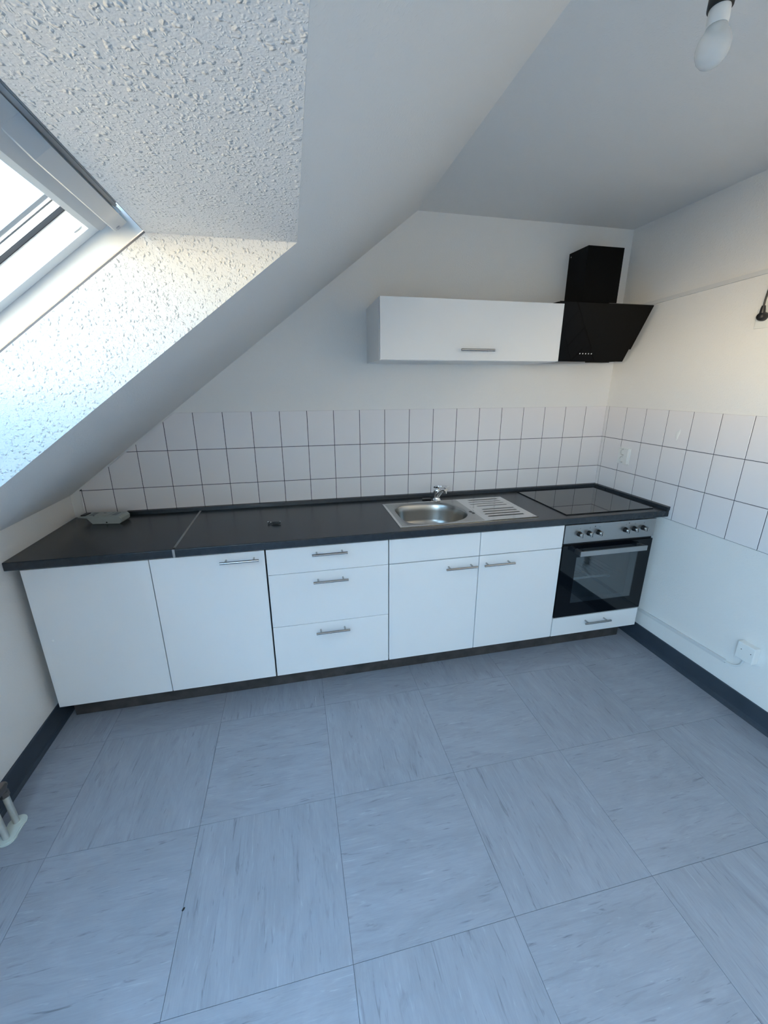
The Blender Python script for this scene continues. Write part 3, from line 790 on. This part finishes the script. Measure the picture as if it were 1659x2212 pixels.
# double socket on tiles
so = empty('wall_socket', (-.006, -.236, 1.141)); tag(so, 'white double socket on the right wall tiles above the hob', 'socket')
M['cup'] = mat('cup_plastic', (.66, .66, .64), .4)
mesh_obj('frame', box(B(), -.0065, -.0005, -.0445, .0445, -.0535, .0535, .002), M['white_plastic'], so, 30)
def holed_plate(par, y0, y1, z0, z1, xf, xb, cups, r=.0200):
    bm = B(); loops = []
    o = [bm.verts.new((xf, y, z)) for y, z in ((y0, z0), (y1, z0), (y1, z1), (y0, z1))]
    ob = [bm.verts.new((xb, v.co.y, v.co.z)) for v in o]
    E_ = [bm.edges.new((o[i], o[(i+1) % 4])) for i in range(4)]
    for cy_, cz_ in cups:
        v = [bm.verts.new((xf, cy_+r*math.cos(math.tau*k/28), cz_+r*math.sin(math.tau*k/28))) for k in range(28)]
        E_ += [bm.edges.new((v[k], v[(k+1) % 28])) for k in range(28)]
    bmesh.ops.triangle_fill(bm, use_beauty=True, edges=E_)
    for i in range(4): bm.faces.new((o[i], o[(i+1) % 4], ob[(i+1) % 4], ob[i]))
    mesh_obj('plate', bm, M['white_plastic'], par)
    for cy_, cz_ in cups:
        bm = B(); a = []
        for rr_, x in ((r, xf), (r-.001, xb+.0012), (.0001, xb+.0010)):
            a.append([bm.verts.new((x, cy_+rr_*math.cos(math.tau*k/28), cz_+rr_*math.sin(math.tau*k/28))) for k in range(28)])
        for p, q in zip(a, a[1:]):
            for k in range(28): bm.faces.new((p[k], p[(k+1) % 28], q[(k+1) % 28], q[k]))
        mesh_obj('socket_cup', bm, M['cup'], par)
        for s_ in (-1, 1):
            bm = B(); lathe(bm, [(.0024, 0), (.0023, .0008)], (xb+.0012, cy_+s_*.0085, cz_), 'X', 10); mesh_obj('contact_hole', bm, M['black'], par)
            mesh_obj('earth_clip', box(B(), xf+.001, xb+.001, cy_-.003, cy_+.003, cz_+s_*(r-.0022)-.0010, cz_+s_*(r-.0022)+.0010), M['alu'], par)
holed_plate(so, -.0340, .0435, -.0480, .0480, -.0160, -.0062, [(.0095, .0235), (.0095, -.0235)])
# filler blob on a tile
bm = B(); random.seed(5)
pp = []
for k in range(16):
    a = math.tau*k/16; r = 1+.22*math.sin(3*a+1)+.12*random.uniform(-1, 1)
    pp.append((-.0062, -.5800+.0120*r*math.cos(a)-.006*math.sin(a), 1.3150+.030*r*math.sin(a)))
c0 = bm.verts.new((-.0085, -.5800, 1.3150)); vs_ = [bm.verts.new(p) for p in pp]
mid = [bm.verts.new((-.0080, -.5800+(p[1]+.58)*.7, 1.315+(p[2]-1.315)*.7)) for p in pp]
for k in range(16):
    bm.faces.new((vs_[k], vs_[(k+1) % 16], mid[(k+1) % 16], mid[k])); bm.faces.new((mid[k], mid[(k+1) % 16], c0))
fb = mesh_obj('filler_patch', bm, M['filler'], None, 60); tag(fb, 'small white dab of filler on a tile of the right wall', 'filler patch')

# upper socket + black plug + cable
s2 = empty('wall_socket', (0, -.892, 1.866)); tag(s2, 'white socket high on the right wall with a black plug in it', 'socket')
mesh_obj('frame', box(B(), -.0085, -.0003, -.0420, .0420, -.0410, .0410, .0025), M['white_plastic'], s2, 30)
mesh_obj('plate', box(B(), -.0115, -.0080, -.0360, .0360, -.0350, .0350, .0015), M['white_plastic'], s2, 30)
pg_ = empty('power_plug', (-.012, -.888, 1.872)); tag(pg_, 'black power plug with cable in the high socket at the right edge', 'plug')
bm = B(); lathe(bm, [(.0185, .0002), (.0190, .006), (.0185, .016), (.015, .026), (.010, .030)], (0, 0, 0), 'X', 24); mesh_obj('plug_head', bm, M['black'], pg_, 50)
bm = B(); tube(bm, [(-.015, 0, .005), (-.017, -.001, .020), (-.019, -.002, .034), (-.020, -.0025, .044)], [.0125, .0105, .0090, .0070], 14); mesh_obj('strain_relief', bm, M['black'], pg_, 50)
bm = B(); tube(bm, [(-.020, -.0025, .040), (-.021, -.004, .070), (-.021, -.008, .11), (-.018, -.02, .18), (-.012, -.05, .27), (-.006, -.09, .36), (-.004, -.12, .46), (-.004, -.13, .60)], .0038, 10); mesh_obj('cable', bm, M['black'], pg_, 60)

# ================================================================== CEILING LIGHT
BXc, BYc, BZc = -1.2030, -1.5580, 2.2450
lb = empty('light_bulb', (BXc, BYc, BZc)); tag(lb, 'bare clear light bulb with white collar hanging in a black holder', 'light bulb')
bm = B(); prof_ = [(.001, -.0315), (.010, -.0300), (.019, -.0250), (.0265, -.016), (.0305, -.004), (.0310, .004), (.0295, .012), (.0255, .021), (.0205, .029), (.0180, .035)]
lathe(bm, prof_, (0, 0, 0), 'Z', 36); mesh_obj('glass_globe', bm, M['bulbglass'], lb, True)
bm = B(); lathe(bm, [(.0120, .0352), (.0185, .0355), (.0195, .045), (.0190, .062), (.0165, .070), (.010, .0702)], (0, 0, 0), 'Z', 30); mesh_obj('collar', bm, M['white_plastic'], lb, 40)
bm = B(); lathe(bm, [(.005, .0300), (.010, .0330), (.011, .0352)], (0, 0, 0), 'Z', 20); mesh_obj('led_post', bm, M['white_plastic'], lb, 40)
bm = B(); lathe(bm, [(.0120, .0640), (.0225, .0642), (.0230, .068), (.0220, .095), (.0180, .110), (.0070, .120), (.0040, .128)], (0, 0, 0), 'Z', 30); mesh_obj('lamp_holder', bm, M['black'], lb, 40)
zc = min(CZ, slope_z(BXc))-BZc
bm = B(); tube(bm, [(0, 0, .126), (.004, .001, .20), (.006, .001, .28), (.010, 0, zc)], .0033, 10); mesh_obj('cord', bm, M['white_plastic'], lb, 60)

# ================================================================== LEFT: heating pipes + radiator
ra = empty('radiator', (-3.26, -1.72, .15)); tag(ra, 'white panel radiator on the low left wall below the roof window', 'radiator')
IR = Matrix.Translation(-ra.location)
bm = B(); box(bm, -3.285, -3.225, -2.22, -1.235, .16, .72, .004)
for k in range(27): box(bm, -3.2255, -3.2215, -2.205+k*.0355, -2.185+k*.0355, .19, .69, .0015, 1)
bm.transform(IR); mesh_obj('panel', bm, M['white_plastic'], ra)
for y in (-1.5, -2.0): bm = B(); box(bm, -3.3115, -3.284, y, y+.04, .2, .65); bm.transform(IR); mesh_obj('bracket', bm, M['white_plastic'], ra)
PA, PB_ = (-3.222, -1.072), (-3.2225, -1.128)
for i, (x, y) in enumerate((PA, PB_)):
    pass
hp_ = empty('heating_pipes', (-3.222, -1.10, 0)); tag(hp_, 'pair of pale heating pipes with nickel valve block rising from the floor at left', 'pipes')
for (dy, zt) in ((.030, .150), (-.030, .145)):
    mesh_obj('pipe', tube(B(), [(-.002, dy, .001), (-.004, dy, .06), (-.008, dy, zt)], .0105, 16), M['pipe'], hp_, 60)
    mesh_obj('nut', tube(B(), [(-.0085, dy, zt-.012), (-.009, dy, zt+.010)], .0155, 6), M['valve'], hp_)
    mesh_obj('nut', tube(B(), [(-.009, dy, zt+.010), (-.010, dy, zt+.022)], .0130, 16), M['valve'], hp_, 40)
bm = B(); box(bm, -.026, .004, -.060, .040, .166, .196, .006)
tube(bm, [(-.010, -.055, .185), (-.020, -.10, .190), (-.020, -.14, .195)], .010, 12)
tube(bm, [(-.010, .030, .18), (-.010, .046, .18)], .012, 14)
mesh_obj('valve_block', bm, M['valve'], hp_, 40)
# double rosette on the floor
bm = B(); pr = []
def arc(cx, cy, r, a0, a1, n): return [(cx+r*math.cos(math.radians(a0+(a1-a0)*i/n)), cy+r*math.sin(math.radians(a0+(a1-a0)*i/n))) for i in range(n+1)]
o_ = arc(0, .030, .030, -20, 200, 14)+arc(0, -.030, .030, 160, 380, 14)
prism(bm, [(x, y, .001) for x, y in o_], (0, 0, .004))
t_ = [(x*.86, y*.93) for x, y in o_]; prism(bm, [(x, y, .005) for x, y in t_], (0, 0, .003))
mesh_obj('rosette', bm, M['rosette'], hp_)

# ================================================================== SMALL THINGS
# pale handset-like unit on the worktop
hu = empty('control_unit', (-3.105, -.122, WT+.0005), math.radians(-9)); tag(hu, 'old pale plastic control unit with tapered end lying in the left corner', 'control unit')
prf = [(-.055, 0), (.082, 0), (.096, .012), (.098, .030), (.088, .042), (-.082, .042), (-.122, .039), (-.124, .0345), (-.080, .031)]
bm = B(); t = bmesh.new(); prism(t, [(x, -.044, z) for x, z in prf], (0, .088, 0)); bmesh.ops.recalc_face_normals(t, faces=t.faces)
bmesh.ops.bevel(t, geom=[e for e in t.edges if abs(e.verts[0].co.y-e.verts[1].co.y) < 1e-6], offset=.004, segments=2, affect='EDGES')
mesh_obj('housing', t, M['offwhite'], hu, 35)
mesh_obj('rear_button', box(B(), -.116, -.092, -.028, .022, .0400, .0455, .001), M['black'], hu)
for xa, xb in ((-.076, -.052), (.038, .064)): mesh_obj('label_field', box(B(), xa, xb, -.026, .026, .0418, .0428), M['grey_mark'], hu)
mesh_obj('raised_panel', box(B(), -.046, .026, -.030, .030, .0415, .0440, .001), M['offwhite'], hu)
mesh_obj('slot', box(B(), -.020, -.008, .010, .016, .0440, .0446), M['black'], hu)
mesh_obj('slot', box(B(), -.050, -.044, -.034, -.029, .0418, .0440), M['black'], hu)
mesh_obj('lock_screw', lathe(B(), [(.0042, 0), (.0038, .0012)], (.020, -.0440, .009), 'Y', 12), M['black'], hu)

# small black fitting on the worktop
fi = empty('furniture_fitting', (-2.229, -.368, WT+.0005), math.radians(-22)); tag(fi, 'tiny glossy black fitting with metal tips lying on the worktop', 'fitting')
bm = B(); tube(bm, [(-.014, -.004, .006), (-.004, -.003, .0075), (.018, 0, .0075), (.034, .002, .006)], [.0035, .0072, .0072, .0035], 14); mesh_obj('barrel', bm, M['black'], fi, 60)
bm = B(); tube(bm, [(-.012, -.003, .005), (-.026, -.002, .006)], .0025, 8); bmesh.ops.create_icosphere(bm, subdivisions=2, radius=.0062, matrix=Matrix.Translation((-.031, 0, .0063))); mesh_obj('clip', bm, M['black'], fi, 60)
for r, c in ((.0038, (-.033, -.003, .0105)), (.0032, (-.025, .010, .0045)), (.0034, (.026, .014, .010))):
    bm = B(); bmesh.ops.create_icosphere(bm, subdivisions=2, radius=r, matrix=Matrix.Translation(c)); mesh_obj('metal_tip', bm, M['chrome'], fi, True)
bm = B(); tube(bm, [(.012, .004, .006), (.026, .014, .0095)], .003, 8); mesh_obj('stem', bm, M['black'], fi, 60)

# crumb on the floor
bm = B(); bmesh.ops.create_icosphere(bm, subdivisions=2, radius=1, matrix=Matrix.Translation((-2.5415, -1.4965, .0022)) @ Matrix.Rotation(1.0, 4, 'Z') @ Matrix.Diagonal((.0060, .0032, .0022, 1)))
cr_ = mesh_obj('crumb', bm, M['crumb'], None, True); tag(cr_, 'tiny black crumb on a floor tile joint', 'crumb')

# ---- window light portal (guides sampling only, gives no light of its own)
def portal(c, xax, yax, zax, sx_, sy_):
    ld = bpy.data.lights.new('window_portal', 'AREA'); ld.shape = 'RECTANGLE'; ld.size = sx_; ld.size_y = sy_
    ld.cycles.is_portal = True
    po = bpy.data.objects.new('window_portal', ld); COL.objects.link(po)
    po.matrix_world = Matrix.Translation(c) @ Matrix((xax, yax, zax)).transposed().to_4x4()
portal(sl((WA0-1.2)/2, SAI+.03, (WY0+WY1)/2), Vector((0, 1, 0)), SN.cross(Vector((0, 1, 0))), SN, (WY0-WY1)-.05, -1.25-WA0)
portal(sl((WA0-1.2)/2, SAI+.03, (VY0+VY1)/2), Vector((0, 1, 0)), SN.cross(Vector((0, 1, 0))), SN, (VY0-VY1)-.05, -1.25-WA0)
